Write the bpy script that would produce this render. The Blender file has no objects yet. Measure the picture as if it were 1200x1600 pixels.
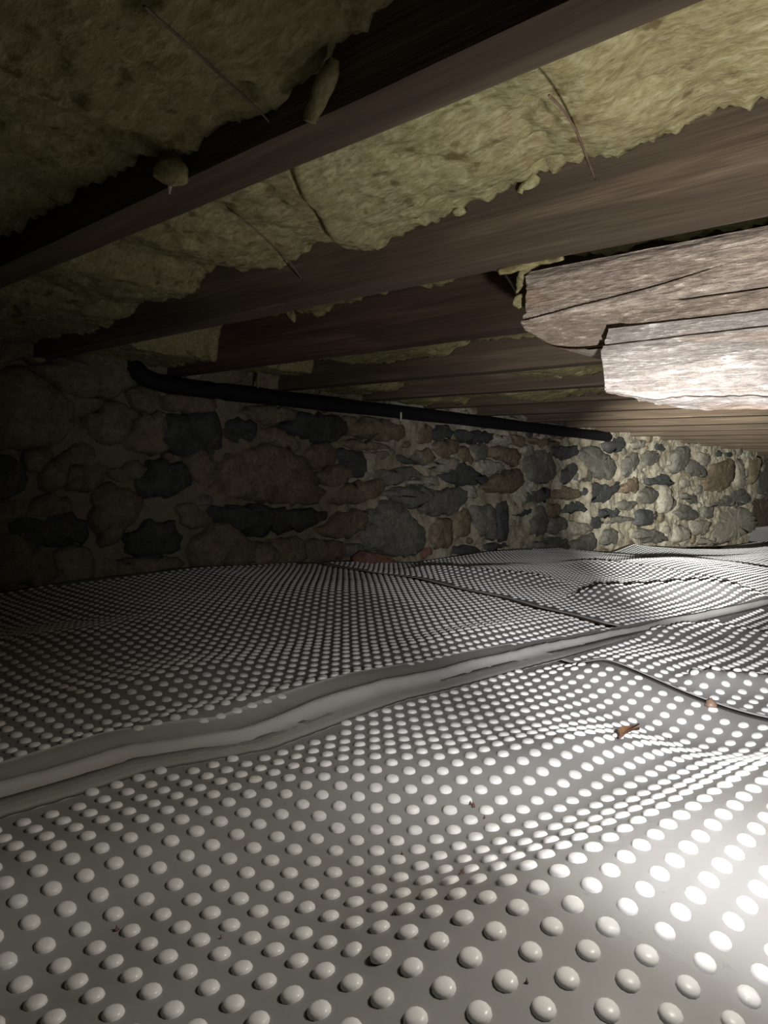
import bpy, math, random
import numpy as np
from mathutils import Matrix, Vector

random.seed(7)
rng = np.random.default_rng(7)
S = bpy.context.scene
C = S.collection

# ------------------------------------------------------------------ camera
F, CX, CY = 1150.0, 600.0, 800.0
def _n(v): return v / np.linalg.norm(v)
def _cam(px, py): return np.array([px - CX, -(py - CY), -F])
AY = _n(_cam(-605, 700))                       # joist direction (towards the stone wall)
AX = _cam(1700, 775); AX = _n(AX - AY * AX.dot(AY))   # along the stone wall
AZ = np.cross(_n(AX), AY)
CAMH = 0.33
def ray(px, py):
    v = _cam(px, py); return np.array([v @ AX, v @ AY, v @ AZ])
def on_x(px, py, x):
    v = ray(px, py); v = v * (x / v[0]); v[2] += CAMH; return v
def on_y(px, py, y):
    v = ray(px, py); v = v * (y / v[1]); v[2] += CAMH; return v
def on_z(px, py, z):
    v = ray(px, py); v = v * ((z - CAMH) / v[2]); v[2] += CAMH; return v

cam_data = bpy.data.cameras.new('camera'); cam = bpy.data.objects.new('camera', cam_data); C.objects.link(cam)
cam_data.sensor_fit = 'VERTICAL'; cam_data.sensor_height = 24.0; cam_data.sensor_width = 18.0
cam_data.lens = 24.0 * F / 1600.0
cam_data.clip_start = 0.01; cam_data.clip_end = 60
R = np.array([[AX[0], AX[1], AX[2]], [AY[0], AY[1], AY[2]], [AZ[0], AZ[1], AZ[2]]])
M4 = Matrix.Identity(4)
for i in range(3):
    for j in range(3): M4[i][j] = float(R[i][j])
M4[2][3] = CAMH
cam.matrix_world = M4
S.camera = cam

# ------------------------------------------------------------------ world, lights, exposure
W = bpy.data.worlds.new('world'); S.world = W; W.use_nodes = True
W.node_tree.nodes['Background'].inputs[0].default_value = (1.0, 0.93, 0.75, 1)
W.node_tree.nodes['Background'].inputs[1].default_value = 0.0012
S.view_settings.view_transform = 'Standard'; S.view_settings.look = 'None'
S.view_settings.exposure = 0.15; S.view_settings.gamma = 1.0; S.view_settings.use_curve_mapping = False

TORCH = Vector((0.335, 0.075, 0.245))
def spot(name, loc, target, power, color, size, blend, radius):
    l = bpy.data.lights.new(name, 'SPOT'); l.energy = power; l.color = color
    l.spot_size = math.radians(size); l.spot_blend = blend; l.shadow_soft_size = radius
    o = bpy.data.objects.new(name, l); C.objects.link(o); o.location = loc
    o.rotation_euler = (Vector(target) - Vector(loc)).to_track_quat('-Z', 'Y').to_euler(); return o
# hand torch held at arm's length just right of the frame: hot beam, wide corona, weak spill
spot('torch_beam', TORCH, (5.0, 2.45, 0.15), 66.0, (0.98, 0.97, 1.0), 54, 1.0, 0.012)
spot('torch_core', TORCH, (5.4, 2.10, 0.34), 1150.0, (1.0, 0.99, 0.95), 22, 1.0, 0.012)
spot('torch_corona', TORCH, (1.5, 0.36, 0.42), 18.0, (0.95, 0.94, 0.97), 150, 1.0, 0.012)
# added fill with no real lamp behind it: soft ceiling bounce onto the sheets
spot('fill_overhead', (0.56, 0.03, 0.53), (0.44, 0.22, 0.0), 8.8, (1.0, 0.95, 0.86), 106, 1.0, 0.05)

# ------------------------------------------------------------------ numpy noise
_perm = rng.random((256, 256)); _perm3 = rng.random((64, 64, 64))
def vn2(x, y):
    xi = np.floor(x).astype(int); yi = np.floor(y).astype(int)
    fx = x - xi; fy = y - yi; fx = fx*fx*(3-2*fx); fy = fy*fy*(3-2*fy)
    a = _perm[xi & 255, yi & 255]; b = _perm[(xi+1) & 255, yi & 255]
    c = _perm[xi & 255, (yi+1) & 255]; d = _perm[(xi+1) & 255, (yi+1) & 255]
    return (a*(1-fx)+b*fx)*(1-fy) + (c*(1-fx)+d*fx)*fy - 0.5
def fbm2(x, y, f=1.0, o=4, g=0.5):
    s = 0.0; a = 1.0
    for k in range(o):
        s = s + a * vn2(np.asarray(x)*f + 17.3*k, np.asarray(y)*f + 9.1*k); a *= g; f *= 2.03
    return s

# ------------------------------------------------------------------ mesh helpers
def mesh_from(name, V, Fc, mat=None, smooth=True, parent=None, label=None, cat=None, group=None, kind=None):
    me = bpy.data.meshes.new(name)
    V = np.asarray(V, dtype=np.float32)
    if isinstance(Fc, np.ndarray):
        n, k = Fc.shape
        me.vertices.add(len(V)); me.vertices.foreach_set('co', V.ravel())
        me.loops.add(n*k); me.loops.foreach_set('vertex_index', Fc.astype(np.int32).ravel())
        me.polygons.add(n); me.polygons.foreach_set('loop_start', np.arange(0, n*k, k, dtype=np.int32))
        me.polygons.foreach_set('loop_total', np.full(n, k, dtype=np.int32))
        me.update(calc_edges=True); me.validate()
    else:
        me.from_pydata([tuple(map(float, v)) for v in V], [], Fc); me.update()
    if smooth: me.polygons.foreach_set('use_smooth', np.ones(len(me.polygons), dtype=bool))
    if mat: me.materials.append(mat)
    o = bpy.data.objects.new(name, me); C.objects.link(o)
    if parent: o.parent = parent
    tag(o, label, cat, group, kind)
    return o
def tag(o, label=None, cat=None, group=None, kind=None):
    if label: o['label'] = label
    if cat: o['category'] = cat
    if group: o['group'] = group
    if kind: o['kind'] = kind
def empty(name, loc, label, cat, group=None):
    o = bpy.data.objects.new(name, None); C.objects.link(o); o.location = loc; o.empty_display_size = 0.05
    tag(o, label, cat, group); return o
def grid_faces(nu, nv, off=0, flip=False):
    i, j = np.meshgrid(np.arange(nu-1), np.arange(nv-1), indexing='ij')
    a = (i*nv + j).ravel() + off
    f = np.stack([a, a+nv, a+nv+1, a+1], 1)
    return f[:, ::-1] if flip else f
def tube(path, r, seg=10, cap=True):
    P = np.asarray(path, float); n = len(P); r = np.broadcast_to(r, (n,))
    T = np.gradient(P, axis=0); T /= np.linalg.norm(T, axis=1)[:, None] + 1e-12
    V = []
    up = np.array([0, 0, 1.0]) if abs(T[0][2]) < 0.9 else np.array([1.0, 0, 0])
    for k in range(n):
        a = np.cross(T[k], up); a /= np.linalg.norm(a); b = np.cross(T[k], a)
        for q in range(seg):
            t = 2*math.pi*q/seg; V.append(P[k] + r[k]*(math.cos(t)*a + math.sin(t)*b))
    Fc = [[k*seg+q, k*seg+(q+1) % seg, (k+1)*seg+(q+1) % seg, (k+1)*seg+q] for k in range(n-1) for q in range(seg)]
    if cap: Fc += [list(range(seg))[::-1], list(range((n-1)*seg, n*seg))]
    return V, Fc
def spline(pts, m=8):
    P = np.asarray(pts, float); P = np.vstack([2*P[0]-P[1], P, 2*P[-1]-P[-2]]); out = []
    for i in range(1, len(P)-2):
        for t in np.linspace(0, 1, m, endpoint=False):
            a, b, c, d = P[i-1], P[i], P[i+1], P[i+2]
            out.append(0.5*((2*b)+(-a+c)*t+(2*a-5*b+4*c-d)*t*t+(-a+3*b-3*c+d)*t**3))
    out.append(P[-2]); return np.array(out)

# ------------------------------------------------------------------ materials
class NT:
    def __init__(s, name, rough=0.8, spec=0.5):
        s.m = bpy.data.materials.new(name); s.m.use_nodes = True; s.t = s.m.node_tree
        s.b = s.t.nodes['Principled BSDF']; s.b.inputs['Roughness'].default_value = rough
        s.b.inputs['Specular IOR Level'].default_value = spec
        s.co = s.t.nodes.new('ShaderNodeTexCoord')
    def map(s, scale, src='Object'):
        n = s.t.nodes.new('ShaderNodeMapping'); n.inputs['Scale'].default_value = scale
        s.t.links.new(s.co.outputs[src], n.inputs[0]); return n.outputs[0]
    def noise(s, vec, scale, detail=4, rough=0.55, dist=0.0):
        n = s.t.nodes.new('ShaderNodeTexNoise'); n.inputs['Scale'].default_value = scale
        n.inputs['Detail'].default_value = detail; n.inputs['Roughness'].default_value = rough
        n.inputs['Distortion'].default_value = dist
        s.t.links.new(vec, n.inputs['Vector']); return n.outputs['Fac']
    def ramp(s, fac, stops):
        n = s.t.nodes.new('ShaderNodeValToRGB'); e = n.color_ramp.elements
        while len(e) < len(stops): e.new(0.5)
        for k, (p, c) in enumerate(stops):
            e[k].position = p; e[k].color = (c[0], c[1], c[2], 1) if hasattr(c, '__len__') else (c, c, c, 1)
        s.t.links.new(fac, n.inputs[0]); return n.outputs[0]
    def mix(s, fac, a, b, mode='MIX'):
        n = s.t.nodes.new('ShaderNodeMix'); n.data_type = 'RGBA'; n.blend_type = mode
        for i, v in ((0, fac), (6, a), (7, b)):
            if isinstance(v, (int, float)): n.inputs[i].default_value = v
            elif isinstance(v, tuple): n.inputs[i].default_value = (v[0], v[1], v[2], 1)
            else: s.t.links.new(v, n.inputs[i])
        return n.outputs[2]
    def color(s, c):
        if isinstance(c, tuple): s.b.inputs['Base Color'].default_value = (c[0], c[1], c[2], 1)
        else: s.t.links.new(c, s.b.inputs['Base Color'])
    def rough(s, r): s.t.links.new(r, s.b.inputs['Roughness'])
    def bump(s, h, strength=0.5, dist=0.01):
        n = s.t.nodes.new('ShaderNodeBump'); n.inputs['Strength'].default_value = strength
        n.inputs['Distance'].default_value = dist; s.t.links.new(h, n.inputs['Height'])
        prev = s.b.inputs['Normal'].links
        if prev: s.t.links.new(prev[0].from_socket, n.inputs['Normal'])
        s.t.links.new(n.outputs[0], s.b.inputs['Normal'])
    def rand(s):
        n = s.t.nodes.new('ShaderNodeObjectInfo'); return n.outputs['Random']

def m_wood(name, c0, c1, c2, rough=0.75, grain=1.0, spot_c=None):
    k = NT(name, rough, 0.35)
    g1 = k.noise(k.map((55, 1.6, 55)), 1.0, 6, 0.6, 0.6)
    g2 = k.noise(k.map((9, 1.3, 20)), 1.0, 5, 0.5, 1.2)
    c = k.ramp(g1, [(0.3, c0), (0.55, c1), (0.75, c2)])
    c = k.mix(k.ramp(g2, [(0.44, 0.0), (0.54, 0.85)]), c, tuple(x*0.62 for x in c1))
    fine = k.noise(k.map((260, 7, 260)), 1.0, 4, 0.6)
    c = k.mix(k.ramp(fine, [(0.35, 0.35), (0.6, 0.0)]), c, tuple(x*0.45 for x in c0))
    if spot_c:
        sp = k.noise(k.map((210, 40, 210)), 1.0, 5, 0.75)
        c = k.mix(k.ramp(sp, [(0.40, 0.75), (0.52, 0.0)]), c, tuple(x*0.55 for x in c0))
        c = k.mix(k.ramp(sp, [(0.56, 0.0), (0.66, 0.8)]), c, tuple(min(.95, x*1.3) for x in c2))
        k.bump(sp, 0.9, 0.004)
        b = k.noise(k.map((7, 5, 22)), 1.0, 3, 0.5)
        c = k.mix(k.ramp(b, [(0.56, 0.0), (0.68, 0.6)]), c, spot_c)
    k.color(c)
    k.bump(fine, 0.35*grain, 0.003); k.bump(g1, 0.3*grain, 0.004)
    return k.m
M = {}
M['joist'] = m_wood('joist_wood', (0.078, 0.054, 0.034), (0.145, 0.106, 0.068), (0.225, 0.172, 0.112))
M['joist_far'] = m_wood('joist_wood_red', (0.07, 0.042, 0.027), (0.125, 0.078, 0.050), (0.18, 0.12, 0.078))
M['timber'] = m_wood('weathered_timber', (0.37, 0.285, 0.21), (0.53, 0.43, 0.33), (0.70, 0.60, 0.49), 0.85, 2.0, (0.42, 0.26, 0.15))
M['timber_pale'] = m_wood('weathered_timber_pale', (0.50, 0.43, 0.37), (0.64, 0.57, 0.50), (0.78, 0.72, 0.66), 0.85, 2.2, (0.50, 0.34, 0.22))
M['deck'] = m_wood('subfloor_wood', (0.05, 0.035, 0.02), (0.09, 0.06, 0.04), (0.12, 0.08, 0.05))

def m_insul():
    k = NT('mineral_wool', 0.95, 0.1)
    v = k.map((1, 1, 1))
    a = k.noise(v, 9, 5, 0.6, 0.5); b = k.noise(k.map((1.0, 0.35, 1.0)), 170, 5, 0.7, 0.3); d = k.noise(v, 38, 3, 0.5)
    c = k.ramp(b, [(0.28, (0.17, 0.135, 0.055)), (0.5, (0.335, 0.30, 0.145)), (0.72, (0.50, 0.47, 0.29))])
    c = k.mix(k.ramp(a, [(0.35, 0.45), (0.6, 0.0)]), c, (0.25, 0.20, 0.095))
    c = k.mix(k.ramp(d, [(0.30, 0.75), (0.40, 0.0)]), c, (0.11, 0.075, 0.03))
    k.color(c); k.bump(b, 0.7, 0.004); k.bump(d, 0.45, 0.008)
    return k.m
M['insul'] = m_insul()

def m_stone(name, cols, fine=0.6):
    k = NT(name, 0.78, 0.4)
    v = k.map((1, 1, 1)); r = k.rand()
    a = k.noise(v, 16, 6, 0.65, 0.7); b = k.noise(v, 70, 5, 0.7)
    c = k.ramp(a, [(0.3, cols[0]), (0.5, cols[1]), (0.7, cols[2])])
    c = k.mix(k.ramp(r, [(0.0, 0.0), (1.0, 0.45)]), c, tuple(x*0.6 for x in cols[1]))
    c = k.mix(k.ramp(b, [(0.36, 0.6), (0.5, 0.0)]), c, tuple(x*0.5 for x in cols[0]))
    c = k.mix(k.ramp(b, [(0.60, 0.0), (0.72, 0.55)]), c, tuple(min(1, x*1.7) for x in cols[2]))
    k.color(c); k.bump(a, fine, 0.02); k.bump(b, 0.6, 0.006)
    return k.m
SM = {
 'b': m_stone('slate_blue', [(0.046, 0.045, 0.042), (0.080, 0.081, 0.078), (0.125, 0.126, 0.120)], 0.45),
 'g': m_stone('stone_grey', [(0.11, 0.105, 0.085), (0.19, 0.182, 0.145), (0.28, 0.27, 0.22)]),
 't': m_stone('stone_tan', [(0.16, 0.12, 0.08), (0.25, 0.195, 0.13), (0.33, 0.27, 0.19)]),
 'o': m_stone('stone_ochre', [(0.14, 0.10, 0.06), (0.22, 0.17, 0.105), (0.32, 0.26, 0.17)]),
 'r': m_stone('stone_red', [(0.17, 0.08, 0.055), (0.26, 0.13, 0.095), (0.33, 0.19, 0.14)]),
 'l': m_stone('stone_light', [(0.26, 0.235, 0.17), (0.38, 0.35, 0.27), (0.50, 0.47, 0.39)]),
}
def m_mortar():
    k = NT('lime_mortar', 0.92, 0.25); v = k.map((1, 1, 1))
    a = k.noise(v, 7, 6, 0.6, 0.8); b = k.noise(v, 90, 5, 0.7)
    c = k.ramp(a, [(0.3, (0.27, 0.225, 0.145)), (0.5, (0.42, 0.38, 0.275)), (0.7, (0.54, 0.51, 0.41))])
    c = k.mix(k.ramp(b, [(0.36, 0.55), (0.5, 0.0)]), c, (0.17, 0.14, 0.09))
    # towards the left end the mortar colour blends to a darker brown
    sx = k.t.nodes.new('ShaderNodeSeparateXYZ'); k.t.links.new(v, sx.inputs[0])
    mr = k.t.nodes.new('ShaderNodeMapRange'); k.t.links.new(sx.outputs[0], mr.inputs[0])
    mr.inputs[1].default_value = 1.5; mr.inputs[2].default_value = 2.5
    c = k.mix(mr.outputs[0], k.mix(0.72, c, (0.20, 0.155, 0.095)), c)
    k.color(c); k.bump(a, 0.5, 0.03); k.bump(b, 0.7, 0.007); return k.m
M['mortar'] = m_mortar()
def m_sheet(name, base, dirt, rough):
    k = NT(name, rough, 0.26); v = k.map((1, 1, 1))
    a = k.noise(v, 2.2, 5, 0.55, 0.3); b = k.noise(v, 60, 4, 0.7); d = k.noise(v, 9, 6, 0.7, 0.8)
    c = k.mix(k.ramp(a, [(0.42, 0.0), (0.72, 0.30)]), base, dirt)
    c = k.mix(k.ramp(d, [(0.60, 0.0), (0.70, 0.32)]), c, dirt)
    c = k.mix(k.ramp(b, [(0.67, 0.0), (0.76, 0.5)]), c, tuple(x*0.5 for x in dirt))
    k.color(c); k.rough(k.ramp(d, [(0.35, rough-0.06), (0.65, rough+0.16)]))
    k.bump(d, 0.12, 0.003); return k.m
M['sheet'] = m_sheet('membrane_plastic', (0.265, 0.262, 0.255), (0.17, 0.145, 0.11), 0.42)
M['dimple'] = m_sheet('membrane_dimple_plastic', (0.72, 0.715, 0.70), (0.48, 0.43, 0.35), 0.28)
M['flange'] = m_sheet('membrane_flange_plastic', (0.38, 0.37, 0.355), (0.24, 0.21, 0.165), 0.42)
def m_plain(name, col, rough, spec=0.5):
    k = NT(name, rough, spec); v = k.map((1, 1, 1)); a = k.noise(v, 60, 4, 0.6)
    k.color(k.ramp(a, [(0.3, tuple(x*0.7 for x in col)), (0.7, tuple(min(1, x*1.25) for x in col))])); k.bump(a, 0.2, 0.002); return k.m
M['pipe'] = m_plain('black_foam', (0.010, 0.010, 0.012), 0.7, 0.3)
M['wire'] = m_plain('rusty_wire', (0.17, 0.11, 0.075), 0.6)
M['wire_grey'] = m_plain('steel_wire', (0.22, 0.17, 0.15), 0.5)
M['earth'] = m_plain('dry_earth', (0.16, 0.11, 0.07), 0.95, 0.1)
M['leaf'] = m_plain('dead_leaf', (0.34, 0.17, 0.08), 0.7)
M['leaf_dark'] = m_plain('dead_leaf_dark', (0.09, 0.04, 0.025), 0.7)
M['shell'] = m_plain('snail_shell', (0.20, 0.13, 0.09), 0.5)
M['fleck'] = m_plain('pale_fleck', (0.60, 0.57, 0.42), 0.7)

# ------------------------------------------------------------------ ground shape
WX = [-2, 0.0, .68, .85, 1.25, 1.78, 2.27, 3.02, 3.38, 3.87, 4.23, 4.95, 5.53, 5.92, 6.6, 7.3, 12]
WZ = [-.01, -.01, -.017, 0, .009, -.007, -.036, -.02, -.039, -.10, -.055, -.095, -.16, -.13, -.13, -.05, -.05]
def sstep(a, b, x):
    t = np.clip((x-a)/(b-a), 0, 1); return t*t*(3-2*t)
def seg_crease(x, y, pts, A, near_w, far_w, near_pt=(0.0, 0.0), taper=0.25):
    """A fold of the sheet running along a polyline: gentle on the camera-side, steep on the other."""
    best = np.full(np.shape(x), 9.0); sd = np.zeros(np.shape(x)); tt = np.zeros(np.shape(x))
    pts = [np.array(p, float) for p in pts]; L = [0]
    for a, b in zip(pts[:-1], pts[1:]): L.append(L[-1] + np.linalg.norm(b-a))
    for q, (a, b) in enumerate(zip(pts[:-1], pts[1:])):
        d = b-a; l2 = d @ d
        t = np.clip(((x-a[0])*d[0] + (y-a[1])*d[1])/l2, 0, 1)
        dx = x-(a[0]+t*d[0]); dy = y-(a[1]+t*d[1]); dist = np.hypot(dx, dy)
        nrm = np.array([-d[1], d[0]])/math.sqrt(l2)
        sgn = 1.0 if (np.array(near_pt)-a) @ nrm < 0 else -1.0
        s = (dx*nrm[0] + dy*nrm[1])*sgn
        s = np.where(np.abs(s) < 1e-9, 0, np.sign(s))*dist
        m = dist < best
        best = np.where(m, dist, best); sd = np.where(m, s, sd); tt = np.where(m, (L[q] + t*math.sqrt(l2))/L[-1], tt)
    w = np.where(sd > 0, far_w, near_w)
    return A*np.exp(-(sd/w)**2)*sstep(-0.001, taper, tt)*sstep(-0.001, taper, 1-tt)
def G(x, y, cx, cy, sx, sy, A, rot=0.0):
    c, s = math.cos(rot), math.sin(rot); u = (x-cx)*c+(y-cy)*s; v = -(x-cx)*s+(y-cy)*c
    return A*np.exp(-(u/sx)**2-(v/sy)**2)
SEAM = np.array([(-1.2, .70), (-.3, .73), (0.1, .742), (.255, .748), (.39, .757), (.52, .718), (.79, .741), (1.10, .725), (1.42, .70), (2.2, .62), (3.2, .50), (4.5, .34), (6, .2)])
def seam_y(x): return np.interp(x, SEAM[:, 0], SEAM[:, 1])
def H(x, y):
    x = np.asarray(x, float); y = np.asarray(y, float)
    z = np.interp(x, WX, WZ)*sstep(0.9, 1.9, y)
    z = z - 0.03*sstep(3.0, 6.0, x)
    # the broad hump in the foreground right, dropping away behind its crest
    z = z + seg_crease(x, y, [(.14, .325), (.31, .262), (.45, .237), (.71, .19), (1.15, .10)], 0.060, 0.16, 0.10, (0, -1), 0.33)
    z = z + G(x, y, .75, .42, .16, .075, .026, -.2) + G(x, y, 1.02, .36, .10, .12, -.030)
    z = z + G(x, y, .17, .47, .12, .05, -.010, .2) + G(x, y, .25, .60, .16, .07, .010, -.1)
    z = z + G(x, y, .55, .55, .16, .09, .014, -.2) + G(x, y, 1.28, .55, .16, .08, .016)
    # waves behind the seam
    z = z + G(x, y, .62, .80, .40, .035, .014, -.04) + G(x, y, .62, 1.00, .22, .07, .014, .1) + G(x, y, .95, 1.12, .25, .09, -.012, .5)
    z = z + G(x, y, .60, 1.35, .25, .13, .020, .2) + G(x, y, 1.3, 1.4, .25, .2, .018, .4) + G(x, y, 1.15, .87, .3, .06, .012)
    z = z + G(x, y, 2.2, 1.5, .35, .2, .028, .3) + G(x, y, 2.9, 1.2, .3, .2, .024) + G(x, y, 4.2, 1.0, .5, .25, .03)
    z = z + 0.010*fbm2(x, y, 2.6, 3)
    # sharp folds
    z = z + seg_crease(x, y, [(1.79, 1.03), (2.0, .93), (2.26, .83), (2.36, .64)], 0.034, 0.10, 0.025, (0, 0), .2)
    z = z + seg_crease(x, y, [(1.18, .652), (1.127, .436), (1.105, .302), (1.08, .1)], 0.020, 0.10, 0.022, (0, 0.4), .15)
    z = z + seg_crease(x, y, [(1.20, .48), (1.26, .415), (1.30, .355), (1.34, .2)], 0.026, 0.04, 0.02, (0, 0.4), .2)
    z = z + seg_crease(x, y, [(1.45, .66), (1.69, .606), (1.72, .47), (1.76, .3)], 0.020, 0.10, 0.02, (0, 0.4), .2)
    z = z + seg_crease(x, y, [(1.95, 1.75), (1.93, 1.4), (2.12, 1.15)], 0.016, 0.07, 0.02, (0, 0.4), .2)
    z = z + seg_crease(x, y, [(2.75, 1.6), (2.6, 1.2), (2.47, .7)], 0.016, 0.10, 0.02, (0, 0.4), .2)
    return z

# sheets: left and right edges as functions of y, near and far edges as functions of x
def edge(pts):
    P = np.array(sorted(pts)); return lambda t: np.interp(t, P[:, 0], P[:, 1])
E_B1 = edge([(0.3, 1.50), (.782, 1.553), (1.142, 1.675), (1.59, 1.722), (2.1, 1.76)])
E_B2 = edge([(.2, 2.95), (.905, 3.19), (1.236, 3.345), (1.59, 3.41), (2.1, 3.47)])
E_B3 = edge([(0, 4.9), (2.1, 5.1)])
E_F1 = edge([(-1, .95), (.1, 1.075), (.302, 1.103), (.436, 1.127), (.652, 1.178), (.9, 1.20)])
E_F2 = edge([(-1, 2.6), (1, 2.8)])
const = lambda v: (lambda t: np.full(np.shape(t), v, float))
wall_base_y = lambda x: np.where(np.asarray(x) > 6.60, 2.25, 1.975)
PITCH = 0.025
def sheet(name, label, xl, xr, y0, y1, off, flo, fhi, res=0.012, curl_l=0.0, drop_r=0.0, curl_far=0.006, raised0=0.0, lod=(1.6, 3.2), parity=0.0, rot=0.0):
    xm0, xm1 = float(np.min(xl(np.array([0, 1.0, 2.0])))), float(np.max(xr(np.array([0, 1.0, 2.0]))))
    def Z(x, y):
        z = H(x, y) + off
        dl = x - xl(y); dr = xr(y) - x; dn = y - y0(x); df = y1(x) - y
        z = z + curl_l*np.exp(-(dl/0.035)**2) - drop_r*np.exp(-(dr/0.035)**2)
        z = z + curl_far*np.exp(-(df/0.03)**2) + raised0*np.exp(-(dn/0.03)**2)
        return z
    nu = max(8, int((xm1-xm0)/res)); s, v = np.meshgrid(np.linspace(0, 1, nu), np.linspace(0, 1, max(8, int(abs(float(y1(np.array([1.0]))[0]-y0(np.array([1.0]))[0]))/res))), indexing='ij')
    x = xm0 + s*(xm1-xm0); y = y0(x) + v*(y1(x)-y0(x))
    for _ in range(5):
        x = xl(y) + s*(xr(y)-xl(y)); y = y0(x) + v*(y1(x)-y0(x))
    z = Z(x, y)
    V = np.stack([x, y, z], -1).reshape(-1, 3); n0 = len(V)
    V2 = V.copy(); V2[:, 2] -= 0.0018
    ft = grid_faces(x.shape[0], x.shape[1]); fb = grid_faces(x.shape[0], x.shape[1], n0, True)
    nv = x.shape[1]; nU = x.shape[0]
    loop = list(range(0, nv)) + [i*nv+nv-1 for i in range(1, nU)] + [(nU-1)*nv+j for j in range(nv-2, -1, -1)] + [i*nv for i in range(nU-2, 0, -1)]
    a = np.array(loop); b = np.roll(a, -1); side = np.stack([a, b, b+n0, a+n0], 1)
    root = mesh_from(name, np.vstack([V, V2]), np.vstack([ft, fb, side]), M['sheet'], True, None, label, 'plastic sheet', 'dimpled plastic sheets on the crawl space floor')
    # dimples: moulded domes standing on the sheet
    c, sn = math.cos(rot), math.sin(rot)
    gx, gy = np.meshgrid(np.arange(-200, 520), np.arange(-60, 160), indexing='ij')
    gx = gx.ravel()*PITCH; gy = gy.ravel()*PITCH + parity
    px = gx*c-gy*sn; py = gx*sn+gy*c
    ok = (px > xl(py)+flo) & (px < xr(py)-fhi) & (py > y0(px)+0.018) & (py < y1(px)-0.014) & ((py < seam_y(px)-.052+.02*sstep(1.15, 1.5, px)) | (py > seam_y(px)+.052-.02*sstep(1.15, 1.5, px)))
    px, py = px[ok], py[ok]
    px = px + 0.0008*vn2(px*40, py*40); py = py + 0.0008*vn2(px*40+9, py*40+5)
    # keep only what the crawl space shows in front of the photographer
    q = (px*0.7227 + py*0.689) > 0.30
    px, py = px[q], py[q]
    e = 0.004
    nx = -(Z(px+e, py)-Z(px-e, py))/(2*e); ny = -(Z(px, py+e)-Z(px, py-e))/(2*e)
    nrm = np.stack([nx, ny, np.ones_like(nx)], 1); nrm /= np.linalg.norm(nrm, axis=1)[:, None]
    tx = np.stack([nrm[:, 2], np.zeros_like(nx), -nrm[:, 0]], 1); tx /= np.linalg.norm(tx, axis=1)[:, None]
    ty = np.cross(nrm, tx); P0 = np.stack([px, py, Z(px, py)], 1)
    dist = np.hypot(px, py)
    VV, FF, base = [], [], 0
    for lo, hi, seg, prof in ((0, lod[0], 12, [(.0072, -.0006), (.0070, .0012), (.0060, .0027), (.0038, .0036), (.0016, .0039)]),
                              (lod[0], lod[1], 8, [(.0072, -.0006), (.0065, .0020), (.0040, .0034), (.0014, .0038)]),
                              (lod[1], 99, 6, [(.0072, -.0006), (.0060, .0024), (.0020, .0037)])):
        m = (dist >= lo) & (dist < hi); n = int(m.sum())
        if not n: continue
        th = np.arange(seg)*2*math.pi/seg
        rings = np.array([[(r*math.cos(t), r*math.sin(t), h) for t in th] for r, h in prof]).reshape(-1, 3)
        k = len(rings)
        sc = 1 + 0.10*vn2(px[m]*31, py[m]*31)
        vv = P0[m][:, None, :] + sc[:, None, None]*(rings[None, :, 0:1]*tx[m][:, None, :] + rings[None, :, 1:2]*ty[m][:, None, :] + rings[None, :, 2:3]*nrm[m][:, None, :])
        f = []
        for r_ in range(len(prof)-1):
            for t_ in range(seg): f.append([r_*seg+t_, r_*seg+(t_+1) % seg, (r_+1)*seg+(t_+1) % seg, (r_+1)*seg+t_])
        top = (len(prof)-1)*seg
        for t_ in range(0, seg-2, 2): f.append([top, top+t_+1, top+t_+2, top+(t_+3) % seg])
        f = np.array(f)
        FF.append((f[None] + (base + np.arange(n)*k)[:, None, None]).reshape(-1, 4)); VV.append(vv.reshape(-1, 3)); base += n*k
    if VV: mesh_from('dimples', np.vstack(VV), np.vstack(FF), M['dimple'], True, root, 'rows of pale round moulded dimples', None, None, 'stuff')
    return root

near = const(-0.55)
sheet('dimpled_sheet', 'grey dimpled plastic sheet filling the foreground in front of the long joint strip', const(-0.8), E_F1, near, lambda x: seam_y(x)-0.012, 0.0, 0.02, 0.016, 0.010, drop_r=0.004)
sheet('dimpled_sheet', 'dimpled plastic sheet in front of the joint strip, starting at the right edge fold', E_F1, E_F2, near, lambda x: seam_y(x)-0.012, 0.0, 0.022, 0.02, 0.014)
sheet('dimpled_sheet', 'dimpled plastic sheet behind the joint strip on the dim left, reaching the wall', const(-0.8), E_B1, lambda x: seam_y(x)+0.012, wall_base_y, 0.006, 0.02, 0.028, 0.011, drop_r=0.012, parity=0.011, rot=0.03)
sheet('dimpled_sheet', 'wrinkled dimpled plastic sheet behind the joint strip, under the end of the black pipe', E_B1, E_B2, lambda x: seam_y(x)+0.012, wall_base_y, 0.004, 0.02, 0.028, 0.015, drop_r=0.012, parity=0.004, rot=-0.03)
sheet('dimpled_sheet', 'small bright far dimpled plastic sheet at the right, in front of the pale wall stones', E_B2, E_B3, lambda x: seam_y(x)+0.012, wall_base_y, 0.008, 0.02, 0.028, 0.022, drop_r=0.012)
sheet('dimpled_sheet', 'farthest dimpled plastic sheet at the right edge, running into the wall recess', E_B3, const(10.2), lambda x: seam_y(x)+0.012, wall_base_y, 0.010, 0.02, 0.028, 0.03)

# ground under the sheets
gx, gy = np.meshgrid(np.linspace(-1.2, 10.4, 200), np.linspace(-0.8, 2.9, 80), indexing='ij')
mesh_from('floor', np.stack([gx, gy, H(gx, gy)-0.035], -1).reshape(-1, 3), grid_faces(200, 80), M['earth'], True, None, None, None, None, 'structure')

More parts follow.
